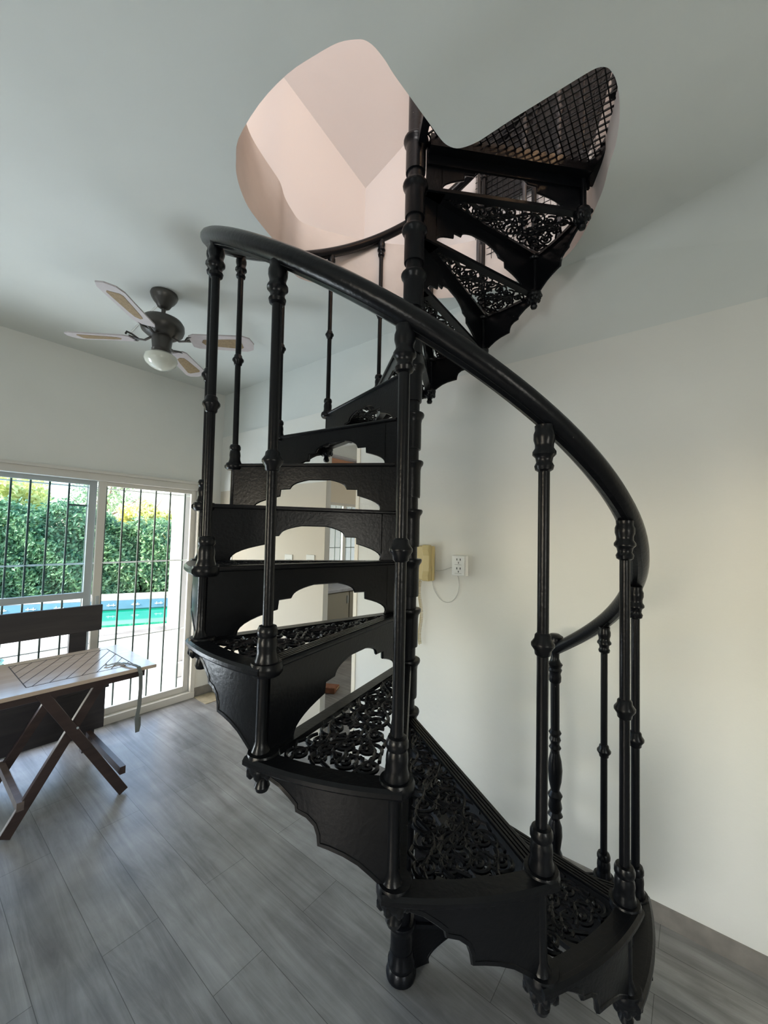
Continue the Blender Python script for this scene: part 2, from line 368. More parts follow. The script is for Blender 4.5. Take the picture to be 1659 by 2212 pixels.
for i, p in enumerate(hs):
    q = (Vector(p)-Vector((1.33, 1.0))).normalized()*0.09; v += [(p[0]+q.x, p[1]+q.y, ZCE+curb[i])]
for i in range(NH):
    k = (i+1) % NH; f.append((2*i, 2*k, 2*k+1, 2*i+1)); f.append((2*i+1, 2*k+1, 2*NH+k, 2*NH+i))
rv.add(v, f); o = struct(rv, 'trim_2', M['reveal'], smooth=True)
ceil_slab('floor_upper', ZCE+0.12, ZCE+0.14, (-1.4, -1.6, XR+0.02, 2.0), M['upper'], hs)

# upper room shell
uw = MB().box((XR+0.012, -1.6, ZCE+0.1), (XR+0.16, 2.1, 5.9))
struct(uw, 'wall_upper_right', M['upper'])
struct(MB().box((-1.5, 1.95, ZCE+0.1), (XR+0.16, 2.1, 5.9)), 'wall_upper_front', M['upper'])
struct(MB().box((-1.5, -1.7, ZCE+0.1), (-1.4, 2.1, 5.9)), 'wall_upper_left', M['upper'])
struct(MB().box((-1.5, -1.7, ZCE+0.1), (XR+0.16, -1.6, 5.9)), 'wall_upper_back', M['peach'])
uc = MB(); uc.add([(-1.5, 2.1, 4.92), (XR+0.16, 2.1, 4.20), (XR+0.16, -1.7, 5.5), (-1.5, -1.7, 5.9), (-1.5, 2.1, 5.1), (XR+0.16, 2.1, 4.4), (XR+0.16, -1.7, 5.7), (-1.5, -1.7, 6.1)],
                  [(0, 1, 2, 3), (7, 6, 5, 4), (0, 4, 5, 1), (1, 5, 6, 2), (2, 6, 7, 3), (3, 7, 4, 0)])
struct(uc, 'ceiling_upper', M['upper'])

# dark guard standing on the upper floor along the right side of the well
ug_ = empty('guard_fence', (2.10, 0.62, 3.19)); tag(ug_, 'dark panelled guard fence upstairs seen through the stair well', 'fence')
MB().box((-0.004, -0.50, 0.36), (0.004, 0.36, 0.83)).build('dark_panel', simple('black_woven_panel', (0.010, 0.010, 0.011), 0.7, bump=0.6, bscale=120), ug_)
gmm = MB()
for i in range(29): gmm.box((-0.008, -0.54+i*0.033, 0.05), (-0.005, -0.5375+i*0.033, 1.02))
for i in range(26): gmm.box((-0.008, -0.54, 0.08+i*0.037), (-0.005, 0.39, 0.083+i*0.037))
tag(gmm.build('wire_mesh', M['iron'], ug_), kind='stuff')
for yy in (-0.50, -0.09, 0.09, 0.36):
    MB().lathe([(0.016, 0), (0.013, 0.04), (0.012, 0.36), (0.020, 0.38), (0.012, 0.40), (0.012, 0.66), (0.021, 0.69), (0.012, 0.72), (0.012, 1.04)], c=(-0.02, yy), n=12).build('fence_post', simple('worn_grey_iron', (0.05, 0.05, 0.055), 0.4), ug_, smooth=True)
MB().tube([(-0.02, -0.55, 1.04), (-0.02, 0.42, 1.04)], 0.02, 10).build('fence_rail', M['iron'], ug_, smooth=True)

# ------------------------------------------------------------ sliding door and security bars
ay = YL-0.005
fr = MB().box((DX0, ay-0.02, DZ-0.045), (DX1+0.03, ay+0.12, DZ+0.012)).box((DX0, ay-0.025, 0), (DX1+0.03, ay+0.12, 0.06)).box((DX1-0.01, ay-0.02, 0.06), (DX1+0.03, ay+0.12, DZ-0.045)).box((DX0, ay-0.02, 0.06), (DX0+0.04, ay+0.12, DZ-0.045))
door = struct(fr, 'door_1', M['alu'], bevel=0.002)
# ridge above the frame
struct(MB().box((DX0, ay-0.035, DZ+0.012), (DX1+0.05, ay+0.10, DZ+0.035)), 'trim_3', M['alu'])
pn = MB(); x0, x1 = 1.075, DX1-0.01
pn.box((x0, ay+0.03, 0.06), (x0+0.055, ay+0.06, DZ-0.045)).box((x1-0.05, ay+0.03, 0.06), (x1, ay+0.06, DZ-0.045)).box((x0+.055, ay+0.03, 0.06), (x1-.05, ay+0.06, 0.115)).box((x0+.055, ay+0.03, DZ-0.08), (x1-.05, ay+0.06, DZ-0.045))
op = pn.build('door_panel', M['alu'], door, bevel=0.002)
MB().box((x0+0.02, ay+0.018, 0.98), (x0+0.042, ay+0.032, 1.06)).build('door_handle', M['alug'], op)
pn = MB(); x0, x1 = 0.06, 1.075
pn.box((x1-0.055, ay+0.07, 0.06), (x1, ay+0.10, DZ-0.045)).box((x0, ay+0.07, 0.06), (x0+0.05, ay+0.10, DZ-0.045)).box((x0, ay+0.07, 1.045), (x1-.055, ay+0.10, 1.095)).box((x0, ay+0.07, DZ-0.08), (x1-.055, ay+0.10, DZ-0.045)).box((x0, ay+0.07, 0.06), (x1-.055, ay+0.10, 0.10))
op2 = pn.build('fixed_panel', M['alug'], door, bevel=0.002)
MB().box((x0+.05, ay+0.083, 1.095), (x1-.055, ay+0.087, DZ-0.08)).build('glass_pane', M['glass_d'], op2)
# far panel of the same door, off to the left
pn = MB(); pn.box((-1.3, ay+0.03, 0.06), (-1.25, ay+0.06, DZ-0.045)).box((0.03, ay+0.03, 0.06), (0.085, ay+0.06, DZ-0.045)).box((-1.25, ay+0.03, 0.06), (0.03, ay+0.06, 0.11))
pn.build('door_panel', M['alu'], door)
gr = empty('security_grille', (0.3, YL+0.13, 0))
tag(gr, 'security bars standing outside the glass sliding door to the pool', 'window bars')
gy = YL+0.13
bars = [-1.2+0.128*i for i in range(int(3.1/0.128))]
bars = [x for x in bars if x < 0.45] + [0.551, 0.661, 0.776, 0.900, 1.03, 1.160, 1.292, 1.428, 1.560, 1.690, 1.83]
for x in bars:
    b = MB().box((x-0.3-0.006, -0.006, 0.0), (x-0.3+0.006, 0.006, 2.05)).build('upright_bar', M['bar'], gr)
rl = MB().tube([(-1.6, 0, 1.325), (1.62, 0, 1.325)], 0.007, 6).tube([(-1.6, 0, 0.655), (1.62, 0, 0.655)], 0.006, 6).tube([(-1.6, 0, 1.965), (1.62, 0, 1.965)], 0.006, 6)
rl.build('cross_bar', M['railw'], gr)['label'] = 'white crosswise bars'
MB().box((0.6, -0.008, 1.80), (0.735, 0.008, 1.815)).build('lock_bar', M['bar'], gr)

# ------------------------------------------------------------ outside
struct(MB().box((-6, YL+0.16, -0.14), (8.5, 7.2, -0.02)), 'patio_floor', M['patio'])
pc = empty('patio_column', (2.23, 4.75, -0.02))
tag(pc, 'white square column on the patio just right of the glass door', 'column')
MB().box((-0.13, -0.16, 0.16), (0.13, 0.16, 2.75)).build('shaft', M['column'], pc, bevel=0.01)
MB().box((-0.18, -0.21, 0.0), (0.18, 0.21, 0.16)).build('plinth', M['column'], pc, bevel=0.01)
struct(MB().box((-6, YL+0.16, 2.73), (8.5, 5.15, 2.95)), 'porch_roof', M['column'])
ang = radians(-25); ux = Vector((cos(ang), sin(ang))); uy = Vector((-sin(ang), cos(ang)))
A0 = Vector((2.3, 7.733))
def G(a, b, z): p = A0+ux*a+uy*b; return (p.x, p.y, z)
def gbox(m, a0, b0, z0, a1, b1, z1):
    return m.add([G(a0, b0, z0), G(a1, b0, z0), G(a1, b1, z0), G(a0, b1, z0), G(a0, b0, z1), G(a1, b0, z1), G(a1, b1, z1), G(a0, b1, z1)],
                 [(3, 2, 1, 0), (4, 5, 6, 7), (0, 1, 5, 4), (1, 2, 6, 5), (2, 3, 7, 6), (3, 0, 4, 7)])
gd = MB(); gbox(gd, -14, -4, -0.9, 16, 30, -0.75); struct(gd, 'garden_ground', M['grass'])
pl = empty('swimming_pool', (A0.x, A0.y, -0.75)); pl.rotation_euler = (0, 0, ang)
tag(pl, 'turquoise swimming pool with blue tile band in front of the hedge', 'pool')
def lbox(a0, b0, z0, a1, b1, z1): return MB().box((a0, b0, z0+0.75), (a1, b1, z1+0.75))
lbox(-7, 0, -0.72, 7, 2.4, -0.16).build('water', M['water'], pl)
b_ = MB().box((-7, 2.4, 0.0), (7, 2.46, 0.62)); b_.build('pool_wall', M['pool'], pl)
MB().box((-7, 2.37, 0.62), (7, 2.46, 0.80)).build('tile_band', M['poolt'], pl)
cp = MB().box((-7, 2.4, 0.80), (7, 2.8, 0.90)).box((-7, -1.3, 0.62), (7, 0.0, 0.73))
cp.build('coping', M['coping'], pl, bevel=0.015)['label'] = 'pale stone coping'
tl0 = None
for i in range(14):
    if tl0 is None:
        v_ = [(0, 0), (0, .014), (.03, .014), (.03, .04), (.042, .04), (.042, .014), (.115, .014), (.115, .04), (.127, .04), (.127, .014), (.16, .014), (.16, 0), (.127, 0), (.127, -.012), (.115, -.012), (.115, 0), (.042, 0), (.042, -.012), (.03, -.012), (.03, 0)]
        tp = tl0 = MB().prism(v_, lambda p, d: (p[0], d, p[1]), 2.36, 2.371).build('tile_motif', M['railw'], pl); tp['label'] = 'white motif on the blue tile band'
    else:
        tp = tl0.copy(); COL.objects.link(tp)
    tp.location = (-3.0+i*0.45, 0, 0.70)

def leaves(pos, nrm, size, jitter=0.6):
    """pos (n,3), nrm (n,3): pointed, slightly folded leaves"""
    n = len(pos); d = nrm + RNG.normal(0, jitter, (n, 3)); d /= np.linalg.norm(d, axis=1)[:, None]
    t = np.cross(d, RNG.normal(0, 1, (n, 3))); t /= np.linalg.norm(t, axis=1)[:, None]; b = np.cross(d, t)
    s = size*(0.6+0.8*RNG.random((n, 1)))
    p = [pos-t*s, pos+b*s*.45+d*s*.12, pos+t*s, pos-b*s*.45+d*s*.12]
    v = np.stack(p, 1).reshape(-1, 3); idx = np.arange(n*4).reshape(n, 4)
    return v, np.concatenate([idx[:, [0, 1, 2]], idx[:, [0, 2, 3]]])
def leafobj(name, v, f, mat, parent=None):
    me = bpy.data.meshes.new(name); me.from_pydata(v.tolist(), [], f.tolist()); me.materials.append(mat)
    o = bpy.data.objects.new(name, me); COL.objects.link(o)
    if parent: o.parent = parent
    return o
def hedge(name, a0, a1, b0, h0, h1, label, n=15000, mat='leaf'):
    root = empty(name, G((a0+a1)/2, b0+.6, -0.75)); root.rotation_euler = (0, 0, ang); tag(root, label, 'hedge', 'hedge sections behind the pool')
    L = (a1-a0)/2
    a = RNG.uniform(-L, L, n); hgt = h0+(h1-h0)*(a+L)/(2*L)+0.12*np.sin(a*3.1)+0.07*np.sin(a*7.7)
    z = 0.7+RNG.random(n)*(hgt+0.05); y = -0.62+0.16*np.sin(a*2.3+z*2)+0.1*np.sin(a*6+z*5)+RNG.normal(0, .05, n)
    top = RNG.random(n) < .25
    z[top] = (0.75+hgt)[top]+RNG.normal(0, .09, top.sum()); y[top] = RNG.uniform(-.6, .4, top.sum())
    pos = np.stack([a, y, z], 1); nr = np.tile([0, -1., .55], (n, 1)); nr[top] = [0, -.3, 1]
    v, f = leaves(pos, nr, 0.050); leafobj('foliage', v, f, M[mat], root)
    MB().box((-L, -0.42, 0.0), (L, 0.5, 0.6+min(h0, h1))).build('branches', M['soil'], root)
    return root
hedge('hedge', -3.6, 0.18, 3.35, 2.25, 1.75, 'tall clipped green hedge behind the pool, left section', 24000)
hedge('hedge', 0.22, 5.2, 3.35, 1.75, 1.5, 'lower clipped green hedge behind the pool, right section by the column', 21000)
def tree(name, a, b, h, cr, mat, label, n=5000, sz=0.09, flat=0.8):
    g = G(a, b, -0.75); root = empty(name, g); tag(root, label, 'tree', 'trees beyond the hedge')
    tr = MB(); tr.tube([(0, 0, 0), (0.1, 0.05, h*.4), (0.0, 0.1, h*.7), (0.15, 0, h)], 0.11, 8, taper=[1, .8, .5, .2])
    for k in range(9):
        q = k*2.4; z0 = h*(.35+.06*k); L = cr*(.6+.4*random.random())
        tr.tube([(0, 0, z0), (L*.5*cos(q), L*.5*sin(q), z0+.35), (L*cos(q), L*sin(q), z0+.5+random.random()*.5)], 0.04, 6, taper=[1, .6, .25])
    tr.build('trunk', M['bark'], root, smooth=True)
    d = RNG.normal(0, 1, (n, 3)); d /= np.linalg.norm(d, axis=1)[:, None]
    cl = RNG.normal(0, 1, (26, 3)); cl /= np.linalg.norm(cl, axis=1)[:, None]; cl *= (cr*np.array([.75, .75, .75*flat]))*(.4+.6*RNG.random((26, 1)))
    k = RNG.integers(0, 26, n); pos = cl[k]+d*(cr*.3)*(.4+.6*RNG.random((n, 1)))+np.array([0, 0, h*.82])
    v, f = leaves(pos, d, sz, .8); leafobj('crown', v, f, M[mat], root)
    return root
tree('garden_tree', -3.6, 6.4, 3.6, 1.5, 'leaf_y', 'yellow sunlit tree above the hedge, far left of the glass door', 4200, 0.10)
tree('garden_tree', -1.5, 9.6, 4.3, 1.6, 'leaf_p', 'sparse grey green tree with bare branches above the hedge', 1500, 0.07)
tree('garden_tree', -0.1, 6.9, 3.2, 1.0, 'leaf_y', 'yellow green tree behind the hedge beside the door stile', 3200, 0.09)
tree('garden_tree', 1.6, 5.4, 3.1, 0.95, 'leaf_p', 'rounded pale green tree above the hedge beside the column', 4200, 0.07)
hh = empty('neighbour_house', G(4.4, 7.3, -0.75)); hh.rotation_euler = (0, 0, ang); tag(hh, 'small brick house gable beyond the hedge next to the column', 'house')
MB().box((-1, 0, 0), (1.2, 1.5, 2.75)).build('brick_wall', simple('orange_brick', (0.55, 0.30, 0.2), .9, var=.2, vscale=20), hh)
MB().prism([(-1.25, 2.72), (1.45, 2.72), (1.2, 3.0), (-1.0, 3.0)], lambda p, d: (p[0], d, p[1]), -0.2, 1.7).build('roof', M['column'], hh)
struct(MB().box((4.6, 5.3, -0.02), (7.2, 5.45, 2.6)), 'wall_backdrop', M['column'])  # pale wall added so the kitchen window looks out on something bright
gs = empty('garden_stool', (0.62, 5.35, -0.02)); tag(gs, 'green rounded garden pot standing on the patio outside the glass door', 'pot')
MB().lathe([(0.05, 0), (0.16, 0.02), (0.21, 0.12), (0.2, 0.24), (0.15, 0.30), (0.16, 0.33)], n=20).build('pot_body', simple('green_glaze', (0.05, 0.22, 0.16), .3), gs, smooth=True)
MB().lathe([(0.15, 0.30), (0.12, 0.36), (0.05, 0.39)], n=20).build('soil', M['base'], gs, smooth=True)

# ------------------------------------------------------------ kitchen beyond the opening
YK = 4.25
kw = MB().box((XR+0.15, YK, 0), (3.88, YK+0.15, 2.75)).box((3.88, YK, 0), (4.95, YK+0.15, 1.15)).box((3.88, YK, 2.09), (4.95, YK+0.15, 2.75)).box((4.95, YK, 0), (6.2, YK+0.15, 2.75))
struct(kw, 'wall_kitchen_front', M['kwall'])
struct(MB().box((6.05, 0.6, 0), (6.2, YK, 2.75)), 'wall_kitchen_right', M['kwall'])
struct(MB().box((XR+0.15, 0.5, 0), (6.2, 0.6, 2.75)), 'wall_kitchen_back', M['kwall'])
struct(MB().box((XR+0.15, 0.5, 2.75), (6.2, YK+0.15, 2.9)), 'ceiling_kitchen', M['ceil'])
wi = struct(MB().box((3.88, YK, 2.05), (4.95, YK+0.06, 2.09)).box((3.88, YK, 1.15), (4.95, YK+0.06, 1.19)).box((3.88, YK, 1.19), (3.92, YK+0.06, 2.05)).box((4.91, YK, 1.19), (4.95, YK+0.06, 2.05)), 'window_1', M['alu'])
MB().box((4.36, YK+0.01, 1.19), (4.42, YK+0.05, 2.05)).build('window_stile', M['white'], wi)
MB().box((3.92, YK+0.028, 1.19), (4.91, YK+0.032, 2.05)).build('window_pane', M['glass'], wi)
kb = MB()
for i in range(9): kb.box((3.94+i*0.12, YK+0.12, 1.15), (3.95+i*0.12, YK+0.13, 2.09))
kb.box((3.9, YK+0.12, 1.82), (4.93, YK+0.13, 1.83)).box((3.9, YK+0.12, 1.40), (4.93, YK+0.13, 1.41))
tag(kb.build('window_bars', M['bar']), 'thin bars across the bright kitchen window', 'window bars')
kc = empty('kitchen_cabinet', (4.3, 3.95, 0)); tag(kc, 'grey green kitchen base cabinet under the stone worktop', 'cabinet')
MB().box((-1.0, -0.27, 0.08), (1.6, 0.28, 0.86)).build('body', M['cab'], kc)
for i in range(4):
    d = MB().box((-0.99+i*0.6, -0.292, 0.10), (-0.41+i*0.6, -0.272, 0.85)).build('cabinet_door', M['cab'], kc, bevel=0.002)
    MB().box((-0.45+i*0.6, -0.31, 0.70), (-0.435+i*0.6, -0.292, 0.80)).build('handle', M['alug'], d)
tag(MB().box((3.20, 3.63, 0.862), (5.9, YK-0.002, 0.90)).build('worktop', M['counter'], bevel=0.004), 'grey stone worktop running under the kitchen window', 'worktop')
tag(MB().box((3.20, YK-0.03, 0.902), (5.9, YK-0.002, 1.02)).build('backsplash', M['base']), 'dark splashback strip along the kitchen worktop', 'splashback')
rb = empty('roller_blind', (4.1, YK-0.04, 2.55)); tag(rb, 'orange wooden roller blind rolled up above the kitchen window', 'blind')
MB().prism([(-0.32, -0.02), (0.55, 0.16), (0.55, 0.30), (-0.32, 0.14)], lambda p, d: (p[0], d, p[1]), -0.06, 0.0).build('rolled_slats', M['blind'], rb)
MB().tube([(-0.45, -0.03, 0.20), (0.50, -0.03, 0.40)], 0.008, 8).build('rod', M['fan'], rb)
MB().box((0.46, -0.05, 0.28), (0.50, 0, 0.44)).build('bracket', M['bracket'], rb)
sh = empty('terracotta_block', (2.93, 2.98, 0), radians(28)); tag(sh, 'small terracotta block lying on the kitchen floor', 'block')
MB().prism([(-0.09, 0), (0.09, 0), (0.09, 0.035), (0.02, 0.06), (-0.09, 0.06)], lambda p, d: (p[0], d, p[1]), -0.07, 0.07).build('block_body', M['brick'], sh, bevel=0.008)
MB().box((-0.03, -0.072, 0.02), (0.07, -0.07, 0.032)).build('pale_stripe', M['cord'], sh)
struct(MB().box((XR-0.20, YL-0.26, 0.0005), (XR-0.02, YL-0.03, 0.005)), 'floor_patch', simple('yellowish_patch', (0.30, 0.27, 0.19), .8, var=.2, vscale=20))

# ------------------------------------------------------------ wall phone, outlet, wires
ph = empty('wall_telephone', (XR-0.002, 1.338, 1.34)); tag(ph, 'yellowed cream telephone hung on the white wall beside the staircase', 'telephone')
def PX(m): return m
MB().box((-0.035, -0.066, 0.0), (0, 0.066, 0.215)).build('base', M['phone'], ph, bevel=0.008)
hp = MB().prism([(0, 0), (-0.03, 0.0), (-0.036, 0.03), (-0.026, 0.06), (-0.024, 0.155), (-0.036, 0.19), (-0.03, 0.222), (0, 0.222)], lambda p, d: (p[0]-0.034, d, p[1]), -0.060, -0.008)
hp.build('handset', M['phone'], ph, bevel=0.006)
cc = []
for i in range(560):
    t = i/559; a = i*2*pi/12
    cc.append((-0.02+0.009*cos(a), 0.030+0.008*sin(t*9)-0.01*t+0.009*sin(a), -0.005-t*0.395))
MB().tube(cc, 0.0022, 5).build('coiled_cord', M['cord'], ph, smooth=True)
def bez(p0, p1, p2, p3, n=20):
    p0, p1, p2, p3 = map(Vector, (p0, p1, p2, p3))
    return [tuple(p0*(1-t)**3+3*p1*t*(1-t)**2+3*p2*t*t*(1-t)+p3*t**3) for t in [i/n for i in range(n+1)]]
xw = XR-0.006
ou = empty('power_outlet', (XR-0.001, 1.093, 1.447)); tag(ou, 'white double power outlet right of the wall telephone', 'outlet', None)
MB().box((-0.034, -0.045, -0.060), (0, 0.045, 0.060)).build('box', M['white'], ou, bevel=0.003)
MB().box((-0.041, -0.040, -0.056), (-0.034, 0.040, 0.056)).build('faceplate', M['white'], ou, bevel=0.002)
s = MB()
for zc_ in (0.026, -0.026):
    s.box((-0.0425, -0.016, zc_+0.004), (-0.0405, -0.011, zc_+0.016)).box((-0.0425, 0.006, zc_+0.004), (-0.0405, 0.011, zc_+0.016)).box((-0.0425, -0.004, zc_-0.014), (-0.0405, 0.0, zc_-0.004))
    s.box((-0.0425, -0.022, zc_-0.0205), (-0.0405, 0.022, zc_-0.0195))
s.build('sockets', M['hole'], ou)
c1 = MB().tube(bez((xw, 1.14, 1.435), (xw, 1.19, 1.425), (xw, 1.22, 1.40), (xw, 1.265, 1.405)), 0.0022, 6)
c1.tube(bez((xw, 1.115, 1.388), (xw, 1.07, 1.28), (xw, 1.16, 1.17), (xw, 1.24, 1.24)) + bez((xw, 1.24, 1.24), (xw, 1.28, 1.28), (xw, 1.29, 1.32), (xw, 1.285, 1.345))[1:], 0.0022, 6)
tag(c1.build('phone_cable', M['wire'], smooth=True), 'thin grey cable looping between the wall telephone and the outlet', 'cable')
outs = [(3.64, 1.36, 'square white outlet plate on the wall nearest the glass door'), (2.706, 1.375, 'small pale outlet plate midway along the beige wall'), (2.43, 1.385, 'small pale outlet plate nearest the kitchen opening')]
o0 = None
for (yy, zz, lb) in outs:
    if o0 is None:
        o0 = empty('wall_outlet', (XR-0.001, yy, zz)); MB().box((-0.010, -0.05, -0.06), (0, 0.05, 0.06)).build('faceplate', M['wall'], o0, bevel=0.002)
        MB().box((-0.013, -0.03, -0.022), (-0.010, 0.03, 0.022)).build('sockets', M['wire'], o0); t_ = o0
    else:
        t_ = copy_tree(o0); t_.location = (XR-0.001, yy, zz)
    tag(t_, lb, 'outlet', 'outlets on the wall left of the kitchen opening')

# ------------------------------------------------------------ ceiling fan
fx, fy = 0.965, 2.505
fan = empty('ceiling_fan', (fx, fy, ZCE)); tag(fan, 'bronze four blade ceiling fan with cane inlays and opal globe light', 'ceiling fan')
MB().lathe([(0.072, 0), (0.076, -0.012), (0.070, -0.03), (0.058, -0.05), (0.044, -0.066), (0.034, -0.085), (0.018, -0.095)], n=28).build('canopy', M['fan'], fan, smooth=True)
MB().lathe([(0.012, -0.08), (0.012, -0.16)], n=12).build('downrod', M['fan'], fan, smooth=True)
MB().lathe([(0.03, -0.150), (0.075, -0.156), (0.105, -0.168), (0.118, -0.188), (0.120, -0.215), (0.112, -0.24), (0.085, -0.262), (0.052, -0.272)], n=36).build('motor_housing', M['fan'], fan, smooth=True)
MB().lathe([(0.052, -0.27), (0.056, -0.29), (0.050, -0.345), (0.054, -0.352), (0.040, -0.372)], n=24).build('switch_housing', M['fan'], fan, smooth=True)
MB().lathe([(0.040, -0.368), (0.068, -0.376), (0.086, -0.390), (0.090, -0.412), (0.082, -0.432), (0.055, -0.455), (0.022, -0.470), (0.0045, -0.474)], n=32).build('glass_globe', M['opal'], fan, smooth=True)
blade_ang = [atan2(2.62-fy, 0.54-fx), 0, 0, 0]
def make_blade():
    pr = [(0.17, -0.045), (0.20, -0.060), (0.49, -0.068), (0.53, -0.050), (0.545, 0.0), (0.53, 0.050), (0.49, 0.068), (0.20, 0.060), (0.17, 0.045)]
    tl_ = radians(-12)
    b = MB().prism(pr, lambda p, d: (p[0], p[1]*cos(tl_), -0.285+p[1]*sin(tl_)+d), -0.004, 0.004).build('blade', M['blade'], fan)
    ip = [(0.235, 0), (0.25, 0.022), (0.30, 0.030), (0.46, 0.042), (0.475, 0.030), (0.475, -0.030), (0.46, -0.042), (0.30, -0.030), (0.25, -0.022)]
    MB().prism(ip, lambda p, d: (p[0], p[1]*cos(tl_), -0.285+p[1]*sin(tl_)+d), -0.0055, -0.0042).build('cane_inlay', M['cane'], b)
    k = MB().tube([(0.06, 0, -0.268), (0.10, 0, -0.292), (0.14, 0, -0.288), (0.19, 0, -0.270)], 0.010, 8, flat=.5)
    for s_ in (-1, 1): k.tube([(0.135, 0, -0.288), (0.16, s_*0.03, -0.278+s_*0.005), (0.185, s_*0.038, -0.270+s_*0.006), (0.20, s_*0.022, -0.268)], 0.006, 6)
    k.build('blade_iron', M['fan'], b, smooth=True)
    return b
b0 = make_blade(); a0 = radians(42)
for i in range(4):
    b = b0 if i == 0 else copy_tree(b0, fan); b.rotation_euler = (0, 0, a0+i*pi/2)
tag(MB().tube([(0.985, 2.58, ZCE-0.003), (1.0, 2.93, ZCE-0.003), (1.025, 3.27, ZCE-0.003)], 0.006, 6).build('ceiling_conduit', M['wire']), 'thin pale conduit on the ceiling running from the fan canopy', 'conduit')

# ------------------------------------------------------------ folding table, bench, strap
tb = empty('folding_table', (0.73, 3.1, 0)); tag(tb, 'varnished wooden folding table with diagonal slatted top by the glass door', 'table')
TX0, TX1, TY0, TY1, TZ = -0.73, 0.40, -0.35, 0.33, 0.75
top = MB().box((TX0, TY0, TZ-0.022), (TX1, TY1, TZ)).build('tabletop', M['woodl'], tb, bevel=0.004)
sl = MB()
fx0, fx1, fy0, fy1 = -0.22, 0.30, TY0+0.10, TY1-0.08
def slot(a, b, w=0.005): sl.beam((a[0], a[1], TZ+0.0002), (b[0], b[1], TZ+0.0002), w, 0.0012, (0, 0, 1))
slot((fx0, fy0), (fx1, fy0)); slot((fx1, fy0), (fx1, fy1)); slot((fx1, fy1), (fx0, fy1)); slot((fx0, fy1), (fx0, fy0))
cst = -0.42
while cst < 1.2:
    # diagonal lines x - y*k = const, clipped to the field
    pts = []
    for y in (fy0, fy1):
        x = cst+(y-fy0)*0.62
        pts.append((x, y))
    (xa, ya), (xb, yb) = pts; xa += fx0; xb += fx0
    m_ = (yb-ya)/(xb-xa)
    a = (xa, ya) if xa > fx0 else (fx0, ya+(fx0-xa)*m_); b = (xb, yb) if xb < fx1 else (fx1, ya+(fx1-xa)*m_)
    if a[0] < fx1-0.01 and b[0] > fx0+0.01 and a[1] < b[1]: slot(a, b, 0.004)
    cst += 0.074
sl.build('slat_grooves', M['slot'], top)
MB().box((TX0+0.02, TY0+0.025, TZ-0.062), (TX1-0.06, TY0+0.05, TZ-0.022)).build('apron', M['woodd'], tb)
MB().box((TX0+0.02, TY1-0.05, TZ-0.062), (TX1-0.10, TY1-0.025, TZ-0.022)).build('apron', M['woodd'], tb)
def leg(a, b, y):
    return MB().beam((a[0]-0.73, y-3.1, a[1]), (b[0]-0.73, y-3.1, b[1]), 0.052, 0.028, (0, 1, 0)).build('leg', M['woodd'], tb, bevel=0.003)
leg((0.56, 0.725), (0.985, 0.012), 2.785); leg((0.86, 0.725), (0.455, 0.012), 2.815)
leg((0.56, 0.725), (0.985, 0.012), 3.385); leg((0.86, 0.725), (0.455, 0.012), 3.355)
st = MB().beam((0.935-0.70, -0.35, 0.155), (0.935-0.70, 0.31, 0.155), 0.03, 0.045, (0, 0, 1)).build('stretcher', M['woodd'], tb)
MB().beam((0.50-0.72, -0.30, 0.15), (0.50-0.72, 0.27, 0.15), 0.03, 0.045, (0, 0, 1)).build('stretcher', M['woodm'], tb)
MB().lathe([(0.006, 0), (0.006, 0.006)], n=10).build('pivot_bolt', M['alug'], tb).matrix_local = Matrix.Translation((0.0, -0.36+0.03, 0.485)) @ Matrix.Rotation(radians(90), 4, 'X')
bn = empty('wooden_bench', (0.3, 3.55, 0)); tag(bn, 'dark wooden bench with plank backrest between folding table and glass door', 'bench')
MB().box((-1.0, 0.17, 0.815), (0.80, 0.195, 1.015)).build('backrest', M['woodb'], bn, bevel=0.004)
for xx in (-0.9, 0.60): MB().box((xx, 0.195, 0.0), (xx+0.11, 0.235, 0.99)).build('post', M['woodb'], bn, bevel=0.003)
MB().box((-1.0, -0.10, 0.44), (0.79, 0.195, 0.462)).build('seat', M['woodb'], bn, bevel=0.004)
MB().box((-1.0, -0.09, 0.155), (0.77, -0.065, 0.44)).build('front_panel', M['woodb'], bn)
for xx in (-0.95, 0.60):
    MB().box((xx+.05, -0.065, 0.0), (xx+0.12, -0.01, 0.44)).build('leg', M['woodb'], bn)
sp = empty('webbing_strap', (0.98, 2.85, TZ)); tag(sp, 'grey webbing strap with metal clip hanging over the table edge', 'strap')
pth = [(0.0, 0.05, 0.008), (0.012, 0.0, 0.012), (0.03, -0.05, 0.012), (0.045, -0.095, 0.005), (0.05, -0.118, -0.03), (0.052, -0.122, -0.12), (0.048, -0.125, -0.22), (0.036, -0.128, -0.30), (0.042, -0.125, -0.36), (0.046, -0.12, -0.385), (0.055, -0.115, -0.35), (0.054, -0.112, -0.30)]
m_ = MB(); pv = [Vector(p) for p in pth]
fine = []
for i in range(len(pv)-1):
    for q in range(4): fine.append(pv[i].lerp(pv[i+1], q/4))
fine.append(pv[-1]); v = []; f = []
for i, p in enumerate(fine):
    for dx, dz in ((-0.011, 0), (0.011, 0), (0.011, 0.0025), (-0.011, 0.0025)):
        v.append((p.x+dx, p.y-dz*(1 if p.z < 0 else 0), p.z+(dz if p.z >= 0 else 0)))
for i in range(len(fine)-1):
    for j in range(4): k = (j+1) % 4; f.append((i*4+j, i*4+k, i*4+4+k, i*4+4+j))
f += [(3, 2, 1, 0), tuple(len(v)-4+j for j in range(4))]
m_.add(v, f).build('webbing', M['strap'], sp)
ring = [(-0.02+0.02*cos(q*pi/8), 0.075+0.014*sin(q*pi/8), 0.006) for q in range(17)]
